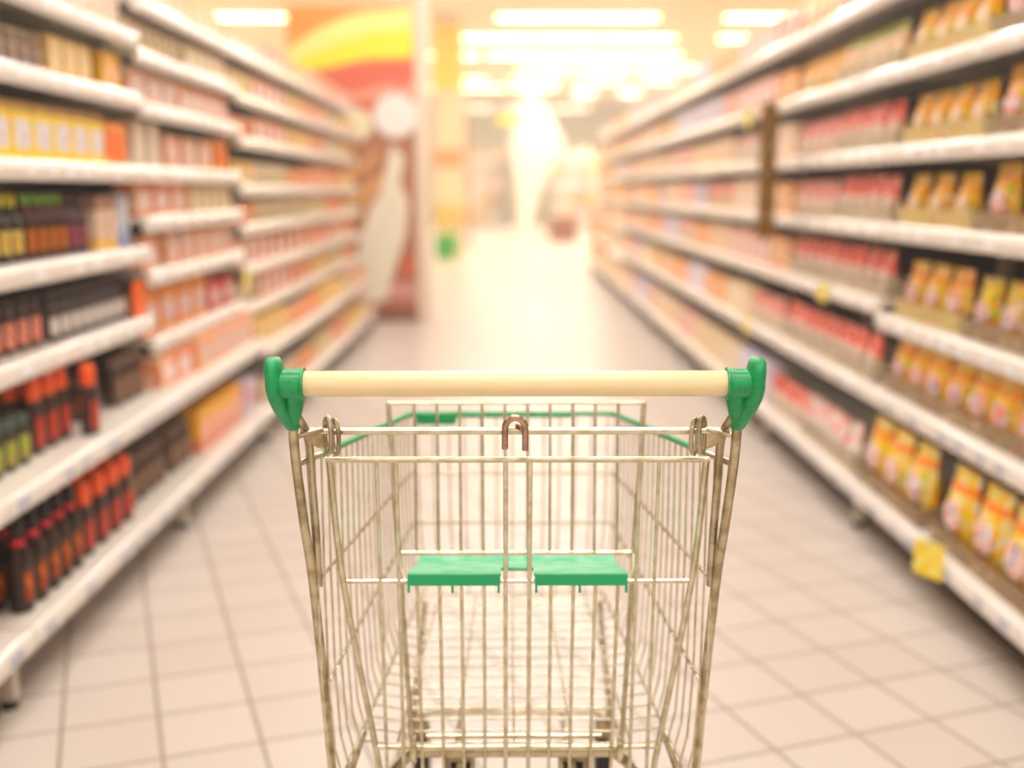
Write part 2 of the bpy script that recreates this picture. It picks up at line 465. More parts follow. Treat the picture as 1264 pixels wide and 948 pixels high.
cpart('basket', b, WIRE)
for s in (-1, 1):
    b = bm_new(); add_tube(b, [(s*.2740, 1.378, .8855), (s*.2665, 1.40, .8850), (s*.2555, 1.436, .8835)], .0046, 10); cpart('rim_stub', b, WIRE)
b = bm_new()
for s in (-1, 1):
    add_tube(b, [(s*.2555, 1.436, .8835), (s*.2440, 1.60, .862), (s*.196, 2.035, .813), (s*.185, 2.052, .812)], .0052, 10)
add_tube(b, [(-.186, 2.052, .812), (.186, 2.052, .812)], .0044, 10)
cpart('rim', b, GREEN)
b = bm_new(); add_tube(b, [(-.18, 2.045, .812), (.11, 2.045, .812)], .0062, 8); cpart('rim_cover', b, GREEN)
b = bm_new(); add_box(b, (-.142, 2.040, .805), (.076, .006, .022), .002); cpart('badge', b, GREEN)
# undercarriage
b = bm_new(); add_tube(b, [(-.130, 1.545, .425), (.130, 1.545, .425)], .0034, 8); cpart('floor_rod', b, WIRE)
b = bm_new(); add_tube(b, [(-.155, 1.535, .405), (.155, 1.535, .405)], .0080, 10)
for s in (-1, 1): add_tube(b, [(s*.150, 1.536, .403), (s*.175, 1.555, .37), (s*.222, 1.575, .29), (s*.25, 1.60, .17)], .0080, 8, True)
cpart('rear_brace', b, TUBE)
for s in (-1, 1):
    b = bm_new(); add_tube(b, [(s*.250, 1.45, .375), (s*.240, 1.53, .392), (s*.230, 1.60, .404)], [.0085, .008, .004], 8); cpart('under_rail', b, TUBE)
    b = bm_new(); add_tube(b, [(s*.168, 2.04, .45), (s*.185, 2.10, .30), (s*.200, 2.12, .18)], .0064, 8, True); cpart('front_stay', b, TUBE)
b = bm_new()
add_tube(b, [(-.202, 2.12, .18), (.202, 2.12, .18)], .0064, 8)
add_tube(b, [(-.25, 1.64, .155), (.25, 1.64, .155)], .0064, 8)
for s in (-1, 1): add_tube(b, [(s*.11, 1.64, .155), (s*.10, 2.12, .18)], .005, 8)
cpart('chassis', b, TUBE)
for s in (-1, 1):
    b = bm_new()
    x = s*.085 + DX
    add_box(b, (x, 1.56, .372), (.046, .004, .05), .001)
    add_box(b, (x - .021, 1.549, .372), (.004, .026, .05)); add_box(b, (x + .021, 1.549, .372), (.004, .026, .05))
    add_box(b, (x, 1.549, .397), (.046, .026, .004))
    br = cpart('bracket', b, TUBE, False)
    for dx, z, w, h in ((0, .389, .028, .006), (.010, .368, .010, .014), (-.010, .366, .008, .018)):
        b = bm_new(); add_box(b, (x + dx, 1.5565, z), (w, .004, h)); cpart('slot', b, BLACK, False, br)
def caster(x, y):
    b = bm_new()
    add_lathe(b, [(.016, .135), (.018, .15), (.018, .165), (.010, .18)], 12, (x, y, 0))
    for s in (-1, 1): add_box(b, (x + s*.017, y + .012, .095), (.003, .03, .09), .001)
    add_box(b, (x, y, .137), (.037, .036, .004))
    f = cpart('caster_fork', b, TUBE)
    b = bm_new(); add_lathe(b, [(.03, -.013), (.058, -.012), (.062, -.006), (.062, .006), (.058, .012), (.03, .013)], 24, (x, y + .02, .062), 'X'); cpart('wheel', b, BLACK, True, f)
for x, y in ((-.25, 1.64), (.25, 1.64), (-.185, 2.11), (.185, 2.11)): caster(x, y)

# ---------------------------------------------------------------- shelving racks
PITCHY, Y0 = 1.44, 1.10
LEV_L1 = [.13, .448, .727, .972, 1.25, 1.495, 1.70]
LEV_L2 = [.13, .448, .636, .880, 1.075, 1.25, 1.472, 1.652, 1.83]
LEV_L3 = [.13, .40, .60, .80, 1.00, 1.19, 1.42, 1.625, 1.83]
LEV_R1 = [.13, .47, .732, 1.05, 1.315, 1.587, 1.865]
LEV_R2 = [.13, .47, .778, 1.05, 1.315, 1.587, 1.865]
RH = .06
def front_x(side, k):
    if side < 0: return (1.134, 1.175)[k] if k < 2 else 1.265
    return (1.24, 1.30)[k] if k < 2 else 1.33
ORD = ['bottom', 'second', 'third', 'fourth', 'fifth', 'sixth', 'seventh', 'eighth', 'top']
BAYN = ['corner', 'nearest', 'second', 'third', 'fourth', 'fifth', 'sixth', 'seventh', 'eighth', 'ninth', 'last']
def bay(side, i, levels, topz, full=True):
    sd = 'left' if side < 0 else 'right'
    y0 = Y0 + PITCHY*i; y1 = y0 + PITCHY; yc = (y0+y1)/2
    XB = 1.80
    if i == 0: lab = f'cream metal shelving bay in the {sd} rack, cut off by the lower {sd} corner'
    else: lab = f'cream metal shelving bay with price rails, {BAYN[i]} in the {sd} rack'
    root = empty('shelving_bay', (side*XB, yc, 0), lab, 'shelving', f'shelving bays of the {sd} rack')
    sh = (-side*XB, -yc, 0)
    b = bm_new(); add_box(b, (side*(XB+.01), yc, topz/2+.06), (.02, PITCHY-.004, topz-.1)); obj('back_panel', b, BACK, root, shift=sh)
    for yy in (y0+.014, y1-.014):
        b = bm_new(); add_box(b, (side*(XB-.018), yy, topz/2+.04), (.034, .026, topz-.08)); obj('upright', b, FOOT, root, shift=sh)
    for yy in (y1-.03,):
        b = bm_new(); xf = front_x(side, 0) + .06; add_box(b, (side*(xf+1.79)/2, yy, .105), (1.79-xf, .03, .05), .004); add_box(b, (side*xf, yy, .075), (.04, .03, .11), .004)
        f = obj('foot', b, FOOT, root, shift=sh)
        b = bm_new(); add_lathe(b, [(.020, 0), (.022, .004), (.018, .018), (.012, .022)], 12, (side*xf, yy, 0)); obj('foot_pad', b, BLACK, f, shift=sh)
    b = bm_new(); add_box(b, (side*1.56, yc, .062), (.42, PITCHY-.08, .122)); obj('plinth', b, BACK, root, shift=sh)  # dark block added to deepen the shade under the bottom shelf
    if not full: levels = levels[:3]
    for k, z in enumerate(levels):
        fx = front_x(side, k); zt = z + RH
        b = bm_new()
        add_box(b, (side*(fx + .006 + XB)/2, yc, zt - .015), (XB - fx - .012, PITCHY - .006, .022))
        for yy in (y0+.02, y1-.02):
            add_prism(b, [(side*(fx+.05), zt-.026), (side*(XB-.036), zt-.026), (side*(XB-.036), zt-.07), (side*(fx+.05), zt-.034)], yy-.0015, yy+.0015)
        s_ = obj('shelf', b, SHELF, root, shift=sh)
        b = bm_new()
        add_prism(b, [(side*(fx+.020), z+.002), (side*(fx+.006), z), (side*(fx+.001), z+.004), (side*(fx-.003), z+.014), (side*(fx-.005), z+.028), (side*(fx-.003), zt-.018), (side*(fx+.001), zt-.007), (side*(fx+.006), zt-.0015), (side*(fx+.012), zt), (side*(fx+.020), zt-.004)], y0+.004, y1-.004)
        r_ = obj('price_rail', b, RAIL, s_, shift=sh, smooth=True)
        if i <= 2:
            rr = random.Random(i*31 + k*7 + (side > 0))
            yy = y0 + .08
            while yy < y1 - .1:
                wd = rr.choice((.05, .06, .07))
                if in_frame(side*fx, yy, z, 0):
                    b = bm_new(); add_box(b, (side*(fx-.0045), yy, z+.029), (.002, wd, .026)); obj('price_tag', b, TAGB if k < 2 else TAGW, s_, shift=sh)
                yy += wd + rr.choice((.06, .1, .17, .22))
    return root
for i in range(0, 6): bay(-1, i, [LEV_L1, LEV_L1, LEV_L2, LEV_L3, LEV_L3, LEV_L3][i], 2.06, i > 0)
for i in range(0, 11): bay(1, i, LEV_R1 if i < 2 else LEV_R2, 2.14, i > 0)

# ---------------------------------------------------------------- goods: one of each kind, fronts face +X
PROTO = {}
HOLD = []
def keep(o): HOLD.append(o); return o
def arc_label(b, rx, ry, z0, z1, half=58, n=10):
    """paper label hugging the front (+X) of a round body"""
    rows_ = []
    for z, k in ((z0, 1.0), (z0, 1.025), (z1, 1.025), (z1, 1.0)):
        rows_.append([b.verts.new((rx*k*math.cos(t), ry*k*math.sin(t), z)) for t in [math.radians(-half + 2*half*i/n) for i in range(n+1)]])
    for p, q in zip(rows_, rows_[1:]):
        for i in range(n): b.faces.new((p[i], p[i+1], q[i+1], q[i]))
    return b
def bottle(key, h, r, body, cap, label, neck=None, name='bottle', capfrac=.16, capr=.5, half=52):
    b = bm_new()
    add_lathe(b, [(r*.85, 0), (r, h*.02), (r, h*.55), (r*.95, h*.62), (r*.55, h*.76), (r*.40, h*.84), (r*.40, h*.9)], 16)
    o = obj(name, b, mat('glass ' + key, body, .15), smooth=True)
    b = bm_new(); arc_label(b, r, r, h*.13, h*.47, half)
    obj('label', b, printed('label ' + key, label, 60), o, smooth=True)
    if neck:
        b = bm_new(); add_lathe(b, [(r*.80, h*.66), (r*.66, h*.72), (r*.50, h*.79), (r*.45, h*.80)], 16); obj('neck_label', b, mat('neck ' + key, neck, .4), o, smooth=True)
    b = bm_new(); c0 = h*(1-capfrac); add_lathe(b, [(r*capr, c0), (r*(capr+.04), c0+.002), (r*(capr+.02), h-.004), (r*(capr-.05), h)], 14)
    obj('cap', b, mat('cap ' + key, cap, .35), o, smooth=True)
    PROTO[key] = (o, r*2, r*2, h); return o
def squeeze(key, h, w, d, body, cap, label, name='sauce_bottle'):
    """flat squeeze bottle with a big coloured cap"""
    b = bm_new(); add_loft(b, [(0, 0, 0, d*.42, w*.42), (0, 0, h*.03, d*.5, w*.5), (0, 0, h*.5, d*.5, w*.48), (0, 0, h*.62, d*.46, w*.42), (0, 0, h*.70, d*.38, w*.36), (0, 0, h*.74, d*.36, w*.34)], 18)
    o = obj(name, b, mat('plastic ' + key, body, .3), smooth=True)
    b = bm_new(); arc_label(b, d*.5, w*.5, h*.10, h*.48, 50); obj('label', b, printed('label ' + key, label, 50), o, smooth=True)
    b = bm_new(); add_loft(b, [(0, 0, h*.71, d*.42, w*.40), (0, 0, h*.72, d*.44, w*.42), (0, 0, h*.96, d*.40, w*.38), (0, 0, h, d*.34, w*.32)], 18); obj('cap', b, mat('cap ' + key, cap, .35), o, smooth=True)
    PROTO[key] = (o, w, d, h)
def jar(key, h, r, body, lid, label, name='jar'):
    b = bm_new(); add_lathe(b, [(r*.9, 0), (r, h*.04), (r, h*.72), (r*.86, h*.82), (r*.8, h*.84)], 16); o = obj(name, b, mat('jar glass ' + key, body, .15), smooth=True)
    b = bm_new(); arc_label(b, r, r, h*.13, h*.60, 50); obj('label', b, printed('label ' + key, label, 60), o, smooth=True)
    b = bm_new(); add_lathe(b, [(r*.88, h*.83), (r*.92, h*.84), (r*.92, h*.98), (r*.88, h)], 16); obj('lid', b, mat('lid ' + key, lid, .35), o, smooth=True)
    PROTO[key] = (o, r*2, r*2, h)
def carton(key, h, w, d, cols, panel=None, bands=None, name='carton', scale=22, flap=True):
    b = bm_new(); add_box(b, (0, 0, h/2), (d, w, h), .002, 1); o = obj(name, b, printed('card ' + key, cols, scale, .4, bands, True))
    if panel:
        b = bm_new(); add_box(b, (d/2, 0, h*.44), (.002, w*.74, h*.5), .0008, 1); obj('label', b, printed('panel ' + key, panel, 40, .4), o)
    if flap:
        b = bm_new(); add_box(b, (0, 0, h+.0008), (d*.5, w*.96, .0016)); obj('top_flap', b, printed('card ' + key, cols), o)
    PROTO[key] = (o, w, d, h)
def pouch(key, h, w, d, cols, panel=None, bands=None, name='packet', scale=20):
    """pillow bag with crimped top and bottom"""
    b = bm_new(); NZ, NY = 10, 8
    G = {}
    rr = random.Random(len(key) * 13 + int(h*1000))
    for sgn in (1, -1):
        for i in range(NZ+1):
            for j in range(NY+1):
                u = i/NZ; v = j/NY*2-1
                t = (1 - abs(v)**3) * max(0, math.sin(PI*min(1, max(0, (u-.03)/.90))))**.55
                if i in (0, NZ) or j in (0, NY):
                    if sgn < 0: continue
                    t = 0
                wv = w*(1 - .10*math.sin(PI*u)) if 0 < i < NZ else w
                x = sgn*(d/2)*t*(1.12 - .35*u) + (rr.uniform(-.002, .002) if t else .003*math.sin(j*2.5))
                G[(sgn, i, j)] = b.verts.new((x, v*wv/2, u*h))
    g = lambda s, i, j: G.get((s, i, j)) or G[(1, i, j)]
    for sgn in (1, -1):
        for i in range(NZ):
            for j in range(NY):
                f = [g(sgn, i, j), g(sgn, i, j+1), g(sgn, i+1, j+1), g(sgn, i+1, j)]
                try: b.faces.new(f)
                except ValueError: pass
    o = obj(name, b, printed('foil ' + key, cols, scale, .28, bands, True), smooth=True)
    if panel:
        b = bm_new()
        N = 14
        c = b.verts.new((d*.5*1.0 + .004, 0, h*.42)); ring = [b.verts.new((d*.5*.86+.003, w*.30*math.cos(2*PI*k/N), h*.42 + h*.2*math.sin(2*PI*k/N))) for k in range(N)]
        ring2 = [b.verts.new((d*.5*.80, w*.30*math.cos(2*PI*k/N), h*.42 + h*.2*math.sin(2*PI*k/N))) for k in range(N)]
        for k in range(N):
            b.faces.new((c, ring[k], ring[(k+1) % N])); b.faces.new((ring[k], ring2[k], ring2[(k+1) % N], ring[(k+1) % N]))
        obj('label', b, printed('panel ' + key, panel, 36, .3, None, True), o, smooth=True)
    PROTO[key] = (o, w, d, h)
def tin(key, h, r, cols, lid='#d8cdbb', name='can', bands=None):
    b = bm_new(); add_lathe(b, [(r*.96, 0), (r, .003), (r, h-.003), (r*.96, h), (r*.94, h-.003)], 16); o = obj(name, b, printed('tin ' + key, cols, 40, .3, bands), smooth=True)
    b = bm_new(); add_lathe(b, [(r*.95, h-.002), (r*.99, h), (r*.99, h+.003), (r*.95, h+.003)], 16); obj('lid', b, mat('tin lid ' + key, lid, .3, .5), o, smooth=True)
    PROTO[key] = (o, r*2, r*2, h)

# left side kinds
bottle('soda', .235, .030, '#2a1512', '#171010', ['#8a3a24', '#d98a4a', '#5a2a20', '#c9704a'], '#d0102a', half=42)
squeeze('ketchup', .21, .078, .05, '#3b221c', '#f4581a', ['#a8484a', '#d9664a', '#6b3a30', '#b98468'])
jar('brownjar', .16, .034, '#4a2f22', '#7a5a48', ['#8f7566', '#a3846d', '#7d5f55'])
jar('greenjar', .135, .034, '#37392c', '#4d5a50', ['#8fa05a', '#c8d07c', '#a85a4a', '#c6d0a6'])
jar('coffeejar', .135, .036, '#3a211a', '#5d4136', ['#c9814e', '#9a5a3a', '#e0a27a'])
jar('orangejar', .145, .036, '#43231c', '#3a201a', ['#e2683a', '#e9d6c8', '#d9482e', '#f1b9a0'])
bottle('whitebottle', .15, .034, '#3b231d', '#3a2622', ['#e9e0dc', '#f2ece6', '#a8a0a4'], None, capfrac=.2, capr=.8)
bottle('yellowbottle', .185, .036, '#2c1f12', '#d8c41c', ['#d8b23a', '#e2d2a0', '#4a3a20'], None, capfrac=.18, capr=.6)
bottle('limebottle', .185, .026, '#4c1a18', '#8dba3c', ['#d8702c', '#94a83a', '#a8443a', '#d89040'], '#8a2a24')
bottle('purplebottle', .185, .034, '#4e1f2c', '#5b2b30', ['#8a4658', '#a86a78', '#6c8a50'], None, capfrac=.14)
carton('creambox', .175, .085, .07, ['#efe2d2', '#e8c9b4', '#f5efe4'], ['#e8cdbb', '#f3e3da'], [(0, .04, '#f0c860'), (.13, .19, '#9d7563')])
carton('bluebox', .18, .05, .06, ['#b9c0d2', '#e6e2e6', '#8f98bd'], None, [(0, .04, '#8f98c8')])
carton('yellowcarton', .155, .135, .06, ['#f2d800', '#f6dc10', '#ecc800'], ['#e9dfe2', '#f6f0ee', '#474a80'], [(.13, .16, '#a87808')])
carton('orangecarton', .14, .09, .06, ['#f2b42c', '#e8672a', '#f7d25a'], ['#f0884a', '#f5dc9c'])
jar('tanjar', .105, .036, '#8a6a4e', '#b39878', ['#c0a684', '#8d8494', '#a8885f'])
carton('tanbox', .115, .10, .06, ['#e3bd7c', '#e9cf9c', '#d6a662'], ['#ead4ac', '#8f8da3'])
carton('yellowtall', .12, .16, .06, ['#f0c400', '#f4cc10', '#e8b400'], ['#f0b894', '#f2cfa6', '#e7a07a'])
carton('beigebox', .16, .12, .08, ['#e9dccb', '#dfc9b2', '#f1e8db'], ['#e8d8c8', '#f2e9df'])
carton('yellowbox', .17, .17, .08, ['#f2c412', '#f0a82c', '#f8d84a'], ['#f3d0c0', '#e08080', '#f5c04a'], [(0, .06, '#d98c84')], name='box')
carton('orangebox', .165, .20, .09, ['#e8933c', '#c4845a', '#f0b868', '#e0813a', '#e8c8a0'], ['#f1dfce', '#a892b8', '#efb98c'], name='box')
carton('lilacbox', .15, .2, .09, ['#dccde0', '#efe5ee', '#e2c4c8'], ['#d9a0a8', '#c6b6dc'], name='box')
carton('redbox', .13, .16, .08, ['#c8453c', '#d8746a', '#e4a89c'], ['#f0dcd8', '#d89a94'], name='box')
carton('whitered', .165, .18, .09, ['#e9e2e8', '#dfd3dc', '#f4eef2'], ['#cfc0ce', '#eee6ec'], [(.125, .17, '#cf4a44')], name='box')
carton('orangetag', .125, .11, .012, ['#f58220', '#f79236'], None, name='carton', flap=False)
carton('peachbox', .125, .18, .09, ['#efb98c', '#e58d5a', '#f3e0cc', '#b9a8c4', '#e8c060'], ['#f1e0da', '#e2c0b0', '#8f8fb4'], name='box')
carton('pinkbox', .12, .19, .08, ['#e08458', '#f0e2cc', '#d8604c', '#e8b060', '#d8b0a4'], ['#f4e2dd', '#e6b0aa'], name='box')
carton('mintbox', .11, .13, .08, ['#e7d3a8', '#a8a860', '#f2e6d4', '#d88858', '#e8c850'], ['#f0e4d0', '#d4a880'], name='box')
tin('palecan', .11, .045, ['#f2e4d0', '#b8946c', '#e8dcb8', '#8f9a5c'])
tin('peachcan', .10, .042, ['#e9a27a', '#f2d0b0', '#d9784e'])
# right side kinds
pouch('bigbag', .240, .185, .10, ['#f6d800', '#f4b010', '#f8e420', '#f2e8e0', '#f4d400', '#d0d420'], ['#efe6ee', '#f4a040', '#f2ecf0', '#4a2f80'], [(.175, .20, '#f08a30')], scale=26)
pouch('snackbag', .19, .16, .075, ['#f2d410', '#f4d8b0', '#f29a20', '#f2e01c', '#c8cc28'], ['#ece0e4', '#e8821e', '#f0e6e6', '#4a3584'], [(.135, .155, '#f0a040')], scale=34)
pouch('greenbag', .18, .15, .07, ['#f0dc10', '#c0c828', '#f0a020', '#ece0d4', '#f2dc10'], ['#e8e0e4', '#f0a070', '#ece4ea', '#3e3480'], [(.14, .165, '#f5d400')])
pouch('tanbag', .165, .15, .07, ['#ecc860', '#e8a048', '#dcd064', '#f0e2c4', '#eeb020'], ['#f0d8c0', '#e09a50'], [(.10, .14, '#ecb050')])
pouch('redbag', .165, .135, .06, ['#d9584f', '#efb4a8', '#d4504a', '#e88a80'], ['#f2e2da', '#e8b4ac'], [(0, .085, '#ddd2b6')])
pouch('pinkbag', .16, .135, .06, ['#ea8f86', '#f6d4ca', '#e07068', '#f0aca2'], ['#f6e6de', '#eec2ba'], [(0, .075, '#e6d8bc')])
pouch('whitebag', .17, .14, .06, ['#f3e8de', '#f0ccc4', '#e6706a', '#f7f0ea'], ['#f8f2ec', '#e8dccc'], [(0, .07, '#eee6d2')])
pouch('greentip', .17, .14, .06, ['#e9d4b4', '#e8bca0', '#c9c488'], ['#f2e0cc', '#e8b8a0'], [(.13, .17, '#a9b45c')])
carton('peachpack', .17, .16, .09, ['#f4dcc4', '#eec8a4', '#f8eadc', '#d8d0d8'], ['#f7e8da', '#eeb0a0'], name='pack')
carton('pinkpack', .16, .16, .09, ['#f0c0b4', '#f6dcd4', '#ea9e94', '#f4e8dc'], ['#f8e8e2', '#f0beb4'], name='pack')
carton('lilacpack', .17, .16, .09, ['#e6dce8', '#f2ecf2', '#c8bcd8', '#f0e0dc'], ['#f2eaf2', '#d8b8c8'], name='pack')
carton('creampack', .16, .15, .09, ['#f2e2c8', '#ecd2a8', '#f7eddc'], ['#f6ead8', '#e8b888'], name='pack')
carton('orangepack', .15, .15, .09, ['#f0b888', '#f4d0a8', '#ee9c60', '#f6e6d6'], ['#f6dcc0', '#f0a870'], name='pack')
carton('wide_peach', .17, .235, .10, ['#f4dcc4', '#eec8a4', '#f8eadc', '#d8d0d8'], ['#f7e8da', '#eeb0a0'], name='carton')
carton('wide_pink', .16, .235, .10, ['#f0c0b4', '#f6dcd4', '#ea9e94', '#f4e8dc'], ['#f8e8e2', '#f0beb4'], name='carton')
carton('wide_lilac', .17, .235, .10, ['#e6dce8', '#f2ecf2', '#c8bcd8', '#f0e0dc'], ['#f2eaf2', '#d8b8c8'], name='carton')
carton('wide_cream', .16, .225, .10, ['#f2e2c8', '#ecd2a8', '#f7eddc'], ['#f6ead8', '#e8b888'], name='carton')
carton('wide_orange', .15, .225, .10, ['#f0b888', '#f4d0a8', '#ee9c60', '#f6e6d6'], ['#f6dcc0', '#f0a870'], name='carton')
def tray(key, w, h, d, cols):
    b = bm_new(); t = .003
    add_box(b, (0, 0, t/2), (d, w, t)); add_box(b, (d/2, 0, h/2), (t, w, h)); add_box(b, (-d/2, 0, h*.7), (t, w, h*1.4))
    for s in (-1, 1): add_prism(b, [(-d/2, 0), (d/2, 0), (d/2, h), (-d/2, h*1.4)], s*(w/2-t), s*w/2)
    o = obj('display_tray', b, printed('tray ' + key, cols, 45, .5)); PROTO[key] = (o, w, d, h)
tray('browntray', .45, .055, .14, ['#8a7464', '#b7a694', '#7c7a4c', '#a8705c', '#c8b89c'])
tray('greentray', .45, .060, .14, ['#ccbc80', '#c8a880', '#e4d8b4', '#a89c60', '#d08a60'])
tray('greytray', .40, .055, .12, ['#cbbda8', '#b4a592', '#d6ccb4'])

DESC = {
 'soda': ('dark soda bottle with black cap and red neck label', 'bottle'), 'ketchup': ('dark squeeze bottle with bright orange cap', 'bottle'),
 'brownjar': ('brown jar with a dull grey-brown label', 'jar'), 'greenjar': ('dark jar with a green label', 'jar'), 'coffeejar': ('dark brown jar with tan label', 'jar'),
 'orangejar': ('dark-lidded jar with orange and white label', 'jar'), 'whitebottle': ('dark-capped bottle with white label', 'bottle'),
 'yellowbottle': ('yellow-capped bottle', 'bottle'), 'limebottle': ('red bottle with lime green cap', 'bottle'), 'purplebottle': ('dark purple bottle', 'bottle'),
 'creambox': ('cream carton with yellow foot', 'carton'), 'bluebox': ('pale blue and white carton', 'carton'), 'yellowcarton': ('bright yellow carton with white panel', 'carton'),
 'orangecarton': ('small orange and yellow carton', 'carton'), 'tanjar': ('tan jar with pale lid', 'jar'), 'tanbox': ('tan carton with grey print', 'carton'),
 'yellowtall': ('deep yellow carton with pink panel', 'carton'), 'beigebox': ('pale beige carton', 'carton'), 'yellowbox': ('yellow and orange box with pink foot', 'box'),
 'orangebox': ('orange box with pale panel', 'box'), 'lilacbox': ('pale lilac box', 'box'), 'redbox': ('red box with pale panel', 'box'),
 'whitered': ('whitish box with red top', 'box'), 'peachbox': ('peach coloured box', 'box'), 'pinkbox': ('pink-red box', 'box'), 'mintbox': ('cream box with olive print', 'box'),
 'palecan': ('pale beige can', 'can'), 'peachcan': ('peach and orange can', 'can'),
 'bigbag': ('large yellow and orange foil bag', 'bag'), 'snackbag': ('yellow bag with orange top', 'bag'), 'greenbag': ('yellow-green bag with white patch', 'bag'),
 'tanbag': ('tan and yellow bag', 'bag'), 'redbag': ('red packet with cream foot', 'packet'), 'pinkbag': ('pink packet with cream foot', 'packet'), 'whitebag': ('white packet with red marks', 'packet'),
 'greentip': ('beige packet with green top', 'packet'), 'peachpack': ('peach pack', 'pack'), 'pinkpack': ('pink pack', 'pack'), 'lilacpack': ('pale lilac pack', 'pack'),
 'creampack': ('cream pack', 'pack'), 'orangepack': ('orange pack', 'pack'),
 'orangetag': ('orange card', 'card'), 'wide_peach': ('wide peach carton', 'carton'), 'wide_pink': ('wide pink carton', 'carton'), 'wide_lilac': ('wide pale lilac carton', 'carton'),
 'wide_cream': ('wide cream carton', 'carton'), 'wide_orange': ('wide orange carton', 'carton'),
 'browntray': ('low brown cardboard tray holding bags', 'tray'), 'greentray': ('low green-printed cardboard tray holding bags', 'tray'), 'greytray': ('low grey-beige tray holding packets', 'tray')}
USED = set(); COUNT = {}
NAMES = {'bottle': 'bottle', 'bag': 'snack_bag', 'packet': 'packet', 'carton': 'carton', 'jar': 'jar', 'can': 'can', 'tray': 'display_tray'}
def where(side, i, k, n):
    sd = 'left' if side < 0 else 'right'
    lv = ORD[k] if k < n - 1 else 'top'
    bn = 'corner' if i == 0 else BAYN[i]
    return f'on {lv} shelf, {bn} {sd} bay', f'{lv} shelf of the {bn} {sd} bay'
def place(key, x, y, z, rz, label, group, simple):
    o = PROTO[key][0]
    r = o.copy(); COL.objects.link(r); r.location = (x, y, z); r.rotation_euler = (0, 0, rz)
    tag(r, label, DESC[key][1], group)
    if not simple:
        for ch in o.children:
            c = ch.copy(); COL.objects.link(c); c.parent = r
    COUNT[DESC[key][1]] = COUNT.get(DESC[key][1], 0) + 1
    return r
def row(side, i, k, levels, y0, y1, key, setback=.04, ranks=1, gap=.006, skip=(), jit=.0, tray_key=None, simple=None, lift=0):
    o, w, d, h = PROTO[key]
    z = levels[k] + RH - .004 + .0003
    fx = front_x(side, k) + setback
    wl, wg = where(side, i, k, len(levels))
    lab = f'{DESC[key][0]} {wl}'; grp = f'{DESC[key][0]}s, {wg}'
    if simple is None: simple = i >= 4
    rz = 0 if side < 0 else PI
    t0, t1 = y0, y1
    if tray_key: gap = .003; jit = 0; y0 += .009; y1 -= .009
    n = max(1, int((y1 - y0) / (w + gap)))
    step = (y1 - y0) / n
    for a in range(ranks):
        for j in range(n):
            if (a, j) in skip: continue
            y = y0 + (j + .5)*step + random.uniform(-1, 1)*min(jit, max(0, (step - w)/2 - .004))
            x = side*(fx + d/2 + a*(d + .012) + (random.uniform(-.004, .004) if tray_key else 0))
            if not in_frame(x, y, z + h/2, .05): continue
            place(key, x, y, z + (.0035 if tray_key else 0) + lift, rz + random.uniform(-1, 1)*(.06 if jit and not tray_key else 0), lab, grp, simple)
    if tray_key:
        to, tw, td, th = PROTO[tray_key]
        m = 1; st = t1 - t0
        for j in range(m):
            y = t0 + (j+.5)*st; x = side*(fx + d/2)
            t_ = place(tray_key, x, y, z, rz, f'{DESC[tray_key][0]} {wl}', f'{DESC[tray_key][0]}s, {wg}', simple)
            t_.scale = ((d + .02)/td, (st - .004)/tw, 1)
Y = lambda i: Y0 + PITCHY*i
L1, L2, L3, R1, R2 = LEV_L1, LEV_L2, LEV_L3, LEV_R1, LEV_R2
# --- left, corner bay
# --- left nearest bay
row(-1, 1, 0, L1, 2.62, 3.03, 'soda', .05, 3, .012, jit=.004)
row(-1, 1, 0, L1, 3.05, 3.50, 'ketchup', .06, 2, .02, jit=.004)
row(-1, 1, 0, L1, 3.56, 3.96, 'brownjar', .10, 2, .016)
row(-1, 1, 1, L1, 2.62, 2.95, 'greenjar', .10, 2, .004)
row(-1, 1, 1, L1, 2.98, 3.36, 'ketchup', .11, 2, .01, skip=((0, 3),), jit=.004)
row(-1, 1, 1, L1, 3.42, 3.62, 'coffeejar', .16, 1, .014)
row(-1, 1, 1, L1, 3.66, 3.96, 'brownjar', .12, 1, .016)
row(-1, 1, 2, L1, 2.70, 3.22, 'orangejar', .07, 2, .014)
row(-1, 1, 2, L1, 3.24, 3.92, 'whitebottle', .06, 2, .014)
row(-1, 1, 3, L1, 2.90, 3.14, 'yellowbottle', .07, 1, .004)
row(-1, 1, 3, L1, 3.15, 3.45, 'limebottle', .07, 1, .016)
row(-1, 1, 3, L1, 3.46, 3.63, 'purplebottle', .07, 1, .012)
row(-1, 1, 3, L1, 3.64, 3.84, 'creambox', .06, 1, .003)
row(-1, 1, 3, L1, 3.845, 3.96, 'bluebox', .06, 1, .003)
row(-1, 1, 4, L1, 2.90, 3.74, 'yellowcarton', .05, 1, .004)
row(-1, 1, 4, L1, 3.76, 3.95, 'orangecarton', .05, 1, .003)
row(-1, 1, 5, L1, 2.90, 3.30, 'tanjar', .05, 1, .002)
row(-1, 1, 5, L1, 3.32, 3.66, 'tanbox', .05, 1, .004)
row(-1, 1, 5, L1, 3.74, 3.94, 'yellowtall', .05, 1, .003)
row(-1, 1, 6, L1, 2.90, 3.95, 'beigebox', .05, 1, .004)
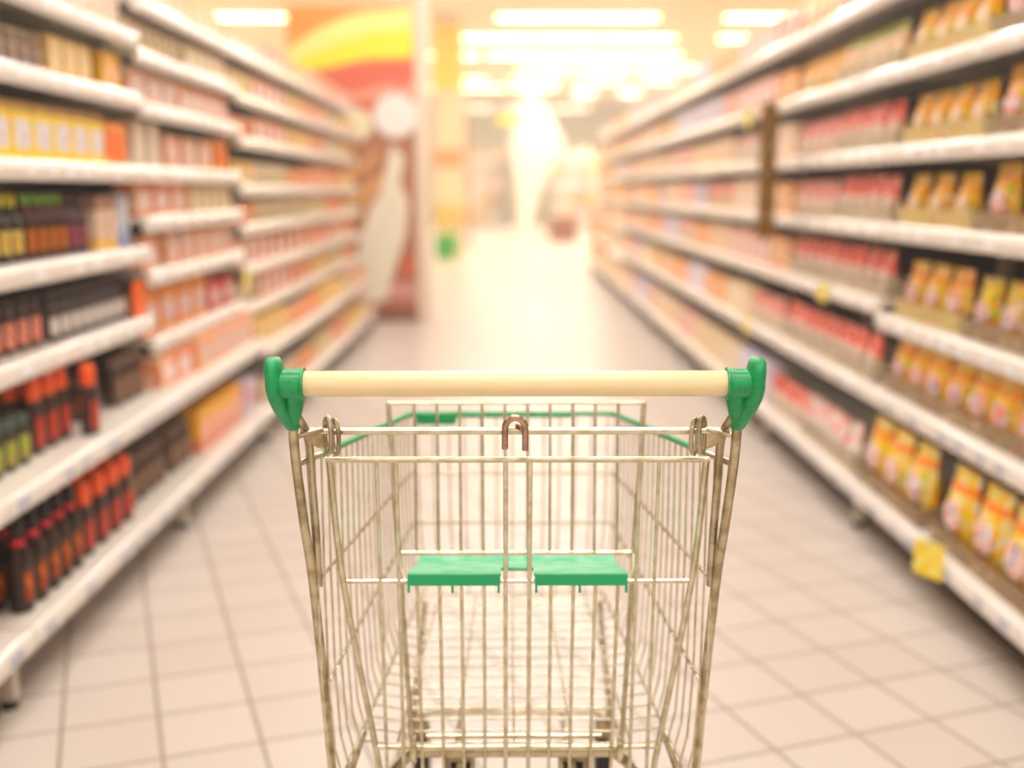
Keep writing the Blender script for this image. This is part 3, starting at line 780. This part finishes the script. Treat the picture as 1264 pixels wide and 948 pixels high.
# --- left second bay
row(-1, 2, 0, L2, 4.02, 4.30, 'brownjar', .10, 1, .004)
row(-1, 2, 0, L2, 4.32, 5.03, 'yellowbox', .08, 1, .004)
row(-1, 2, 0, L2, 5.05, 5.40, 'lilacbox', .08, 1, .004)
row(-1, 2, 1, L2, 4.00, 4.42, 'pinkbox', .08, 1, .004)
row(-1, 2, 1, L2, 4.44, 5.40, 'peachbox', .06, 1, .004)
row(-1, 2, 2, L2, 4.00, 4.90, 'orangebox', .05, 1, .004)
row(-1, 2, 2, L2, 4.92, 5.40, 'redbox', .05, 1, .004)
row(-1, 2, 3, L2, 4.00, 4.30, 'pinkbox', .05, 1, .004)
row(-1, 2, 3, L2, 4.32, 5.40, 'peachbox', .05, 1, .004)
row(-1, 2, 4, L2, 4.00, 4.65, 'pinkbox', .05, 1, .004)
row(-1, 2, 4, L2, 4.68, 5.40, 'mintbox', .05, 1, .004)
row(-1, 2, 5, L2, 4.00, 4.35, 'beigebox', .05, 1, .004)
row(-1, 2, 5, L2, 4.37, 5.10, 'peachbox', .05, 1, .004)
row(-1, 2, 5, L2, 5.12, 5.38, 'orangecarton', .05, 1, .004)
row(-1, 2, 6, L2, 4.00, 4.60, 'peachbox', .05, 1, .004)
row(-1, 2, 6, L2, 4.62, 5.40, 'pinkbox', .05, 1, .004)
row(-1, 2, 7, L2, 4.00, 4.70, 'palecan', .05, 1, .004)
row(-1, 2, 7, L2, 4.72, 5.40, 'mintbox', .05, 1, .004)
row(-1, 2, 8, L2, 4.00, 5.40, 'mintbox', .05, 1, .006)
# --- left third to fifth bays
LK = ['peachbox', 'pinkbox', 'mintbox', 'orangecarton', 'palecan', 'peachcan', 'tanbox', 'lilacbox', 'orangebox']
rl = random.Random(5)
for i in (3, 4, 5):
    for k in range(9):
        a, c = Y(i)+.02, Y(i+1)-.02
        m = a + (c - a)*rl.choice((.35, .5, .6))
        lim = (L3[k+1] - L3[k] - RH - .01) if k < 8 else .14
        ks = [q for q in LK if PROTO[q][3] < lim]
        p, q = rl.sample(ks, 2)
        row(-1, i, k, L3, a, m, p, .05, 1, .008); row(-1, i, k, L3, m+.01, c, q, .05, 1, .008)
# --- right nearest bay: bags in trays
row(1, 1, 0, R1, 2.60, 3.23, 'bigbag', .05, 1, .004, tray_key='browntray')
row(1, 1, 0, R1, 3.33, 3.96, 'bigbag', .05, 1, .004, tray_key='browntray')
row(1, 1, 1, R1, 2.75, 3.92, 'snackbag', .06, 1, .01, jit=.01, tray_key='browntray')
row(1, 1, 2, R1, 2.80, 3.35, 'greenbag', .06, 1, .012, jit=.01, tray_key='browntray')
row(1, 1, 2, R1, 3.36, 3.93, 'snackbag', .06, 1, .004, tray_key='greentray')
row(1, 1, 3, R1, 2.80, 3.30, 'snackbag', .05, 1, .012, jit=.01, tray_key='browntray')
row(1, 1, 3, R1, 3.31, 3.93, 'tanbag', .05, 1, .012, jit=.01, tray_key='greentray')
row(1, 1, 4, R1, 2.80, 3.25, 'snackbag', .05, 1, .012, jit=.01, tray_key='browntray')
row(1, 1, 4, R1, 3.26, 3.93, 'tanbag', .05, 1, .012, jit=.01, tray_key='greentray')
row(1, 1, 5, R1, 2.80, 3.25, 'snackbag', .05, 1, .012, jit=.01, tray_key='browntray')
row(1, 1, 5, R1, 3.26, 3.93, 'tanbag', .05, 1, .012, jit=.01, tray_key='greentray')
row(1, 1, 6, R1, 3.30, 3.93, 'tanbag', .05, 1, .012)
# --- right second bay
for k, (p, q) in enumerate([('whitebag', 'redbag'), ('redbag', 'redbag'), ('redbag', 'redbag'), ('redbag', 'pinkbag'), ('redbag', 'pinkbag'), ('greentip', 'tanbag'), ('pinkbag', 'greentip')]):
    if p == q: row(1, 2, k, R2, 4.01, 5.40, p, .05, 1, .006, jit=.003, tray_key='greytray')
    else:
        row(1, 2, k, R2, 4.01, 4.75, p, .05, 1, .006, jit=.003, tray_key='greytray'); row(1, 2, k, R2, 4.76, 5.40, q, .05, 1, .006, jit=.003)
# --- right third to last bays
RK = ['peachpack', 'pinkpack', 'lilacpack', 'creampack', 'orangepack', 'whitebag', 'pinkbag']
for i in range(3, 11):
    for k in range(7):
        a, c = Y(i)+.02, Y(i+1)-.02
        m = a + (c - a)*rl.choice((.3, .5, .65))
        if i < 6: ks = ['lilacpack', 'peachpack', 'creampack', 'pinkpack'] if k == 0 else RK
        else: ks = ['wide_lilac', 'wide_peach', 'wide_cream', 'wide_pink'] if k == 0 else ['wide_lilac', 'wide_peach', 'wide_cream', 'wide_pink', 'wide_orange']
        if k == 2 and i == 3: ks = ['pinkpack', 'orangepack']
        p, q = rl.sample(ks, 2)
        row(1, i, k, R2, a, m, p, .05, 1, .012); row(1, i, k, R2, m+.01, c, q, .05, 1, .012)

# orange tag card standing at the end of the third left shelf, tan carton at the corner
def place_one(key, x, y, z, rz, label, cat, scale=None, group=None):
    o = place(key, x, y, z, rz, label, group or 'x', False)
    o['category'] = cat
    if not group: del o['group']
    if scale: o.scale = scale
    return o
place_one('orangetag', -1.298, 3.93, LEV_L1[2]+RH-.0035, 0, 'flat bright orange card at the far end of third left shelf, nearest bay', 'card')
place_one('ketchup', -1.245, 3.27, LEV_L1[1]+RH-.0035, 0, 'lone orange-capped bottle standing forward at the edge of the second left shelf', 'bottle')
place_one('orangebox', -1.30, 2.43, LEV_L1[0]+RH-.0035, 0, 'tan orange carton on the bottom left shelf at the left frame edge', 'carton', (1, .9, 1.4))

# remove the patterns the copies were made from
for key, (o, *_r) in PROTO.items():
    for ch in list(o.children): bpy.data.objects.remove(ch)
    bpy.data.objects.remove(o)

# ---------------------------------------------------------------- yellow flags clipped to the rails
def flag(x, y, z, side, w, h, label, m=YEL):
    b = bm_new(); add_box(b, (0, 0, 0), (.004, w, h), .0015, 1); add_box(b, (side*.004, 0, h*.42), (.012, w*.5, .012), .002, 1)
    o = obj('price_flag', b, m, loc=(x, y, z)); tag(o, label, 'price flag', 'yellow price flags'); return o
flag(1.205, 3.04, .185, 1, .105, .105, 'yellow price flag clipped to the bottom rail of right rack').rotation_euler = (0, 0, .5)
flag(1.314, 4.62, .80, 1, .13, .07, 'pale yellow price flag on the third rail, second bay of right rack')
flag(-1.25, 5.38, .80, -1, .10, .09, 'yellow price flag at the joint between second and third left bays')
flag(1.292, 5.95, .50, 1, .12, .09, 'pale yellow price flag on the second rail, third bay of right rack')
flag(1.314, 6.2, 1.60, 1, .12, .10, 'yellow-green price flag high on the sixth rail of right rack')

# clip strip with packets
CS = empty('clip_strip', (1.245, 5.40, 1.0), 'narrow hanging clip strip between second and third bays of the right rack', 'clip strip')
b = bm_new(); add_box(b, (0, .014, .31), (.03, .003, .66)); add_tube(b, [(0, .014, .62), (.03, .014, .66), (.078, .014, .66)], .003, 6, True); obj('strip', b, mat('strip plastic', '#7c6440', .4), CS)
for k in range(6):
    b = bm_new(); add_loft(b, [(0, 0, -.05, .044, .003), (0, 0, -.035, .042, .010), (0, 0, 0, .041, .012), (0, 0, .035, .042, .009), (0, 0, .05, .044, .002)], 14)
    o = obj('packet', b, printed('strip packet', ['#5a4018', '#a87a1c', '#6d6a18', '#3f2a14'], 50, .3), loc=(1.245, 5.398, 1.05 + k*.104), smooth=True)
    tag(o, f'small brown and gold packet hanging on the clip strip, {["lowest", "second from bottom", "third from bottom", "fourth from bottom", "fifth from bottom", "topmost"][k]}', 'packet', 'packets on the clip strip')

# ---------------------------------------------------------------- promotional display wall
PX0, PX1, PZ = -1.98, -.84, 2.84
dp = empty('promotional_display', ((PX0+PX1)/2, 10.6, 0), 'tall orange promotional display with yellow arc and white discs past the left rack', 'display')
sh = (-(PX0+PX1)/2, -10.6, 0)
b = bm_new(); add_box(b, ((PX0+PX1)/2, 10.6, (PZ+.1)/2), (PX1-PX0, .3, PZ-.1)); obj('board', b, mat('display brown', '#b87448', .6), dp, shift=sh)
b = bm_new(); add_box(b, ((PX0+PX1)/2, 10.6, .05), (PX1-PX0+.02, .34, .1), .006); obj('plinth', b, mat('display plinth', '#8a4a34', .6), dp, shift=sh)
def arc(cx, cz, r0, r1, a0, a1, y0, y1, n=28):
    pl = [(cx + r1*math.cos(a0+(a1-a0)*k/n), cz + r1*math.sin(a0+(a1-a0)*k/n)) for k in range(n+1)] + [(cx + r0*math.cos(a1+(a0-a1)*k/n), cz + r0*math.sin(a1+(a0-a1)*k/n)) for k in range(n+1)]
    return pl
FY = 10.45
def plate(name, polys, y0, col, rough=.5):
    b = bm_new()
    for pl in polys: add_prism(b, pl, y0, y0+.006)
    return obj(name, b, mat('display ' + col, col, rough), dp, shift=sh)
plate('orange_panel', [[(PX0, 2.34), (PX1, 2.34), (PX1, PZ), (PX0, PZ)]], FY-.007, '#f5a02a')
plate('red_panel', [[(PX0, 1.92), (PX1, 1.86), (PX1, 2.36), (PX0, 2.36)]], FY-.008, '#e5603c')
def clip_arc(cx, cz, r0, r1, a0, a1):
    return [(min(PX1, max(PX0, x)), z) for x, z in arc(cx, cz, r0, r1, a0, a1, 0, 0)]
plate('yellow_arc', [[(PX0, 2.26), (-1.78, 2.27), (-1.52, 2.32), (-1.24, 2.385), (PX1, 2.40), (PX1, 2.66), (-1.24, 2.62), (-1.52, 2.52), (-1.78, 2.42), (PX0, 2.34)]], FY-.016, '#fff000')
plate('pale_arc', [[(PX0, 2.33), (-1.78, 2.41), (-1.52, 2.51), (-1.24, 2.60), (PX1, 2.645), (PX1, 2.82), (-1.24, 2.79), (-1.43, 2.75), (-1.71, 2.63), (PX0, 2.46)]], FY-.024, '#fff88a')
plate('coral_band', [[(-1.45, 1.98), (-1.0, 2.08), (-1.0, 2.18), (-1.45, 2.06)], [(-.98, 1.98), (PX1, 1.98), (PX1, 2.18), (-.98, 2.12)]], FY-.0245, '#f2a183')
def disc(cx, cz, r, n=28): return [(cx + r*math.cos(2*PI*k/n), cz + r*math.sin(2*PI*k/n)) for k in range(n)]
plate('white_disc', [disc(-1.01, 1.88, .20)], FY-.026, '#fbf3ea')
plate('cream_disc', [disc(-1.37, 1.80, .15)], FY-.026, '#f8e9bd')
plate('cream_swirl', [[(-1.05, 1.62), (-.93, 1.50), (-.98, 1.28), (-.90, 1.10), (-.93, .80), (-1.05, .45), (-1.12, .20), (-1.30, .14), (-1.42, .35), (-1.36, .75), (-1.26, 1.05), (-1.16, 1.18), (-1.12, 1.36)]], FY-.018, '#f8ecd2')
plate('tan_swirl', [[(-1.62, .95), (-1.25, 1.32), (-1.10, 1.36), (-1.14, 1.22), (-1.34, 1.02), (-1.55, .72)], [(-1.7, 1.24), (-1.35, 1.45), (-1.15, 1.60), (-1.20, 1.46), (-1.5, 1.2)]], FY-.012, '#e2a05c')
plate('pink_band', [[(PX0, .20), (PX1, .20), (PX1, .36), (PX0, .36)]], FY-.010, '#dd9a90')
plate('orange_spot', [[(-1.0, .42), (-.86, .42), (-.86, .62), (-.96, .58)]], FY-.012, '#dd5e36')
pb = bm_new(); add_box(pb, (0, 0, CH/2), (.115, .30, CH), .008); o = obj('pillar', pb, mat('pillar white', '#f7dfc6', .5), loc=(-.775, 10.6, 0)); tag(o, 'slim cream pillar at the right edge of the promotional display', 'pillar')

# ---------------------------------------------------------------- far end of the store
def simple_box(name, loc, size, m, label, cat, bevel=.01, parts=()):
    b = bm_new(); add_box(b, (0, 0, size[2]/2), size, bevel); o = obj(name, b, m, loc=loc); tag(o, label, cat)
    for pn, c, s, pm in parts:
        b = bm_new(); add_box(b, c, s, .003, 1); obj(pn, b, pm, o)
    return o
o = simple_box('pillar', (-1.02, 20.4, 0), (.50, .50, CH), mat('far pillar', '#f3dfb0', .6), 'square cream pillar with yellow upper sign beyond the promotional display', 'pillar',
    parts=(('yellow_sign', (0, -.27, 3.50), (.52, .04, 1.12), mat('sign yellow', '#ffdc1e', .5)), ('orange_band', (0, -.262, 1.75), (.51, .03, .30), mat('sign orange', '#efa05a', .5)),
           ('gold_band', (0, -.262, .72), (.51, .03, .40), mat('sign gold', '#efc760', .5))))
# green bin
b = bm_new(); add_loft(b, [(0, 0, 0, .16, .14), (0, 0, .03, .17, .15), (0, 0, .36, .20, .18), (0, 0, .40, .21, .19)], 20)
o = obj('green_bin', b, mat('bin green', '#3fae34', .5), loc=(-1.06, 19.7, 0), smooth=True); tag(o, 'small bright green bin standing before the yellow-topped pillar', 'bin')
b = bm_new(); add_tube(b, [(.21*math.cos(2*PI*k/20), .19*math.sin(2*PI*k/20), .40) for k in range(20)], .012, 8, closed=True); obj('rim', b, mat('bin green', '#3fae34'), o)
# thin post
b = bm_new(); add_lathe(b, [(.06, 0), (.05, .05), (.04, .1), (.04, 2.9), (.03, 2.92)], 12); add_box(b, (0, 0, .01), (.3, .3, .02)); o = obj('post', b, mat('post brown', '#a5764e', .5), loc=(-.80, 24.2, 0), smooth=True); tag(o, 'thin brown post standing right of the yellow-topped pillar', 'post')
# brown carton on the floor
CARD = mottled('cardboard', '#a2643c', '#8a5230', 6, .8)
o = simple_box('cardboard_box', (1.33, 26.4, 0), (.62, .5, .56), CARD, 'brown cardboard box alone on the floor at the far end', 'box', .012,
    parts=(('tape', (0, 0, .561), (.08, .5, .004), mat('tape', '#d9b487', .4)), ('lid_flap', (0, -.27, .50), (.6, .012, .1), CARD)))
# orange crate stack at the end of the right rack
for k in range(3):
    b = bm_new()
    add_box(b, (0, 0, .17), (.30, .40, .20), .02); add_box(b, (0, 0, .30), (.32, .42, .03), .008); add_box(b, (0, 0, .035), (.26, .36, .07), .01)
    o = obj('orange_crate', b, mottled('crate orange', '#f58a30', '#f3a65a', 12, .5), loc=(1.60, 19.2, .315*k))
    tag(o, f'orange crate at the far end of right rack, {["lowest", "middle", "topmost"][k]} of its stack', 'crate', 'stacked orange crates')
    b = bm_new(); add_box(b, (0, -.205, .19), (.14, .02, .05), .005); obj('handle', b, mat('crate handle', '#f8d7ae', .5), o)
# yellow hanging sign
b = bm_new(); add_box(b, (0, 0, 0), (.62, .04, .22), .01)
o = obj('hanging_sign', b, mat('sign bright', '#fff000', .5), loc=(.07, 30, 3.0)); tag(o, 'small bright yellow sign hanging from the ceiling at the far end', 'sign')
b = bm_new()
for s in (-.25, .25): add_tube(b, [(s, 0, .11), (s, 0, CH-3.0)], .006, 6)
obj('cord', b, mat('cord', '#e8d8b0', .5), o)
# white tapering fabric banner
b = bm_new()
add_loft(b, [(-.25, 0, .02, .26, .22), (-.24, 0, .3, .20, .18), (-.18, 0, 1.0, .30, .24), (-.02, 0, 1.8, .55, .34), (.12, 0, 2.4, .80, .40), (.05, 0, 3.0, .62, .34), (-.05, 0, 3.6, .40, .24), (-.05, 0, 3.9, .25, .16)], 24)
o = obj('banner', b, mat('white fabric', '#fffaf0', .7), loc=(.80, 33, 0), smooth=True); tag(o, 'tall white tapering fabric banner glowing at the far end of the aisle', 'banner')
# far transverse racks with cartons
def far_rack(x0, x1, y, label, cols, hts):
    root = empty('far_rack', ((x0+x1)/2, y, 0), label, 'shelving', 'racks across the far end')
    sh = (-(x0+x1)/2, -y, 0)
    b = bm_new(); add_box(b, ((x0+x1)/2, y+.25, 1.2), (x1-x0, .03, 2.4)); obj('back_panel', b, mat('far back', '#dcc09a', .6), root, shift=sh)
    for z in hts:
        b = bm_new(); add_box(b, ((x0+x1)/2, y, z), (x1-x0, .48, .03)); s_ = obj('shelf', b, SHELF, root, shift=sh)
        b = bm_new(); add_box(b, ((x0+x1)/2, y-.245, z), (x1-x0, .01, .06)); obj('price_rail', b, RAIL, s_, shift=sh)
    for x in (x0+.02, x1-.02):
        b = bm_new(); add_box(b, (x, y, 1.2), (.04, .5, 2.4)); obj('end_panel', b, FOOT, root, shift=sh)
    return root
far_cols = [('#efc7a0', 'peach'), ('#f3d98a', 'yellow'), ('#ecc9c0', 'pink'), ('#f4e8d6', 'white'), ('#e9b06c', 'orange')]
rf = random.Random(11)
pos = ['left', 'middle', 'right']
for q, (x0, x1) in enumerate(((-1.7, .1), (1.45, 3.3), (3.4, 5.2))):
    y = 38 if q != 1 else 36.5
    hts = [.15, .65, 1.15, 1.65, 2.1]
    far_rack(x0, x1, y, f'pale rack standing across the far end of the store, {pos[q]} one of three', None, hts)
    for k, z in enumerate(hts):
        x = x0 + .18; 
        while x < x1 - .2:
            wd = rf.choice((.24, .3, .36)); c, cn = rf.choice(far_cols); hh = rf.choice((.25, .32, .38))
            if x + wd > x1 - .06: break
            b = bm_new(); add_box(b, (0, 0, hh/2), (wd*.94, .34, hh), .01, 1)
            o = obj('carton', b, mat('far card ' + cn, c, .5), loc=(x + wd/2 - .1, y-.03, z+.016))
            tag(o, f'{cn} carton on {["bottom", "second", "third", "fourth", "top"][k]} shelf of the {pos[q]} far rack', 'carton', f'{cn} cartons, {["bottom", "second", "third", "fourth", "top"][k]} shelf of {pos[q]} far rack')
            x += wd

# ---------------------------------------------------------------- view
S.view_settings.view_transform = 'Standard'; S.view_settings.look = 'None'
S.view_settings.gamma = 1; S.view_settings.use_curve_mapping = False
S.view_settings.exposure = 0.08
S.cycles.max_bounces = 6; S.cycles.diffuse_bounces = 4; S.cycles.glossy_bounces = 3
S.cycles.sample_clamp_indirect = 4
S.cycles.use_denoising = True
print('COUNTS', COUNT, len(bpy.data.objects))
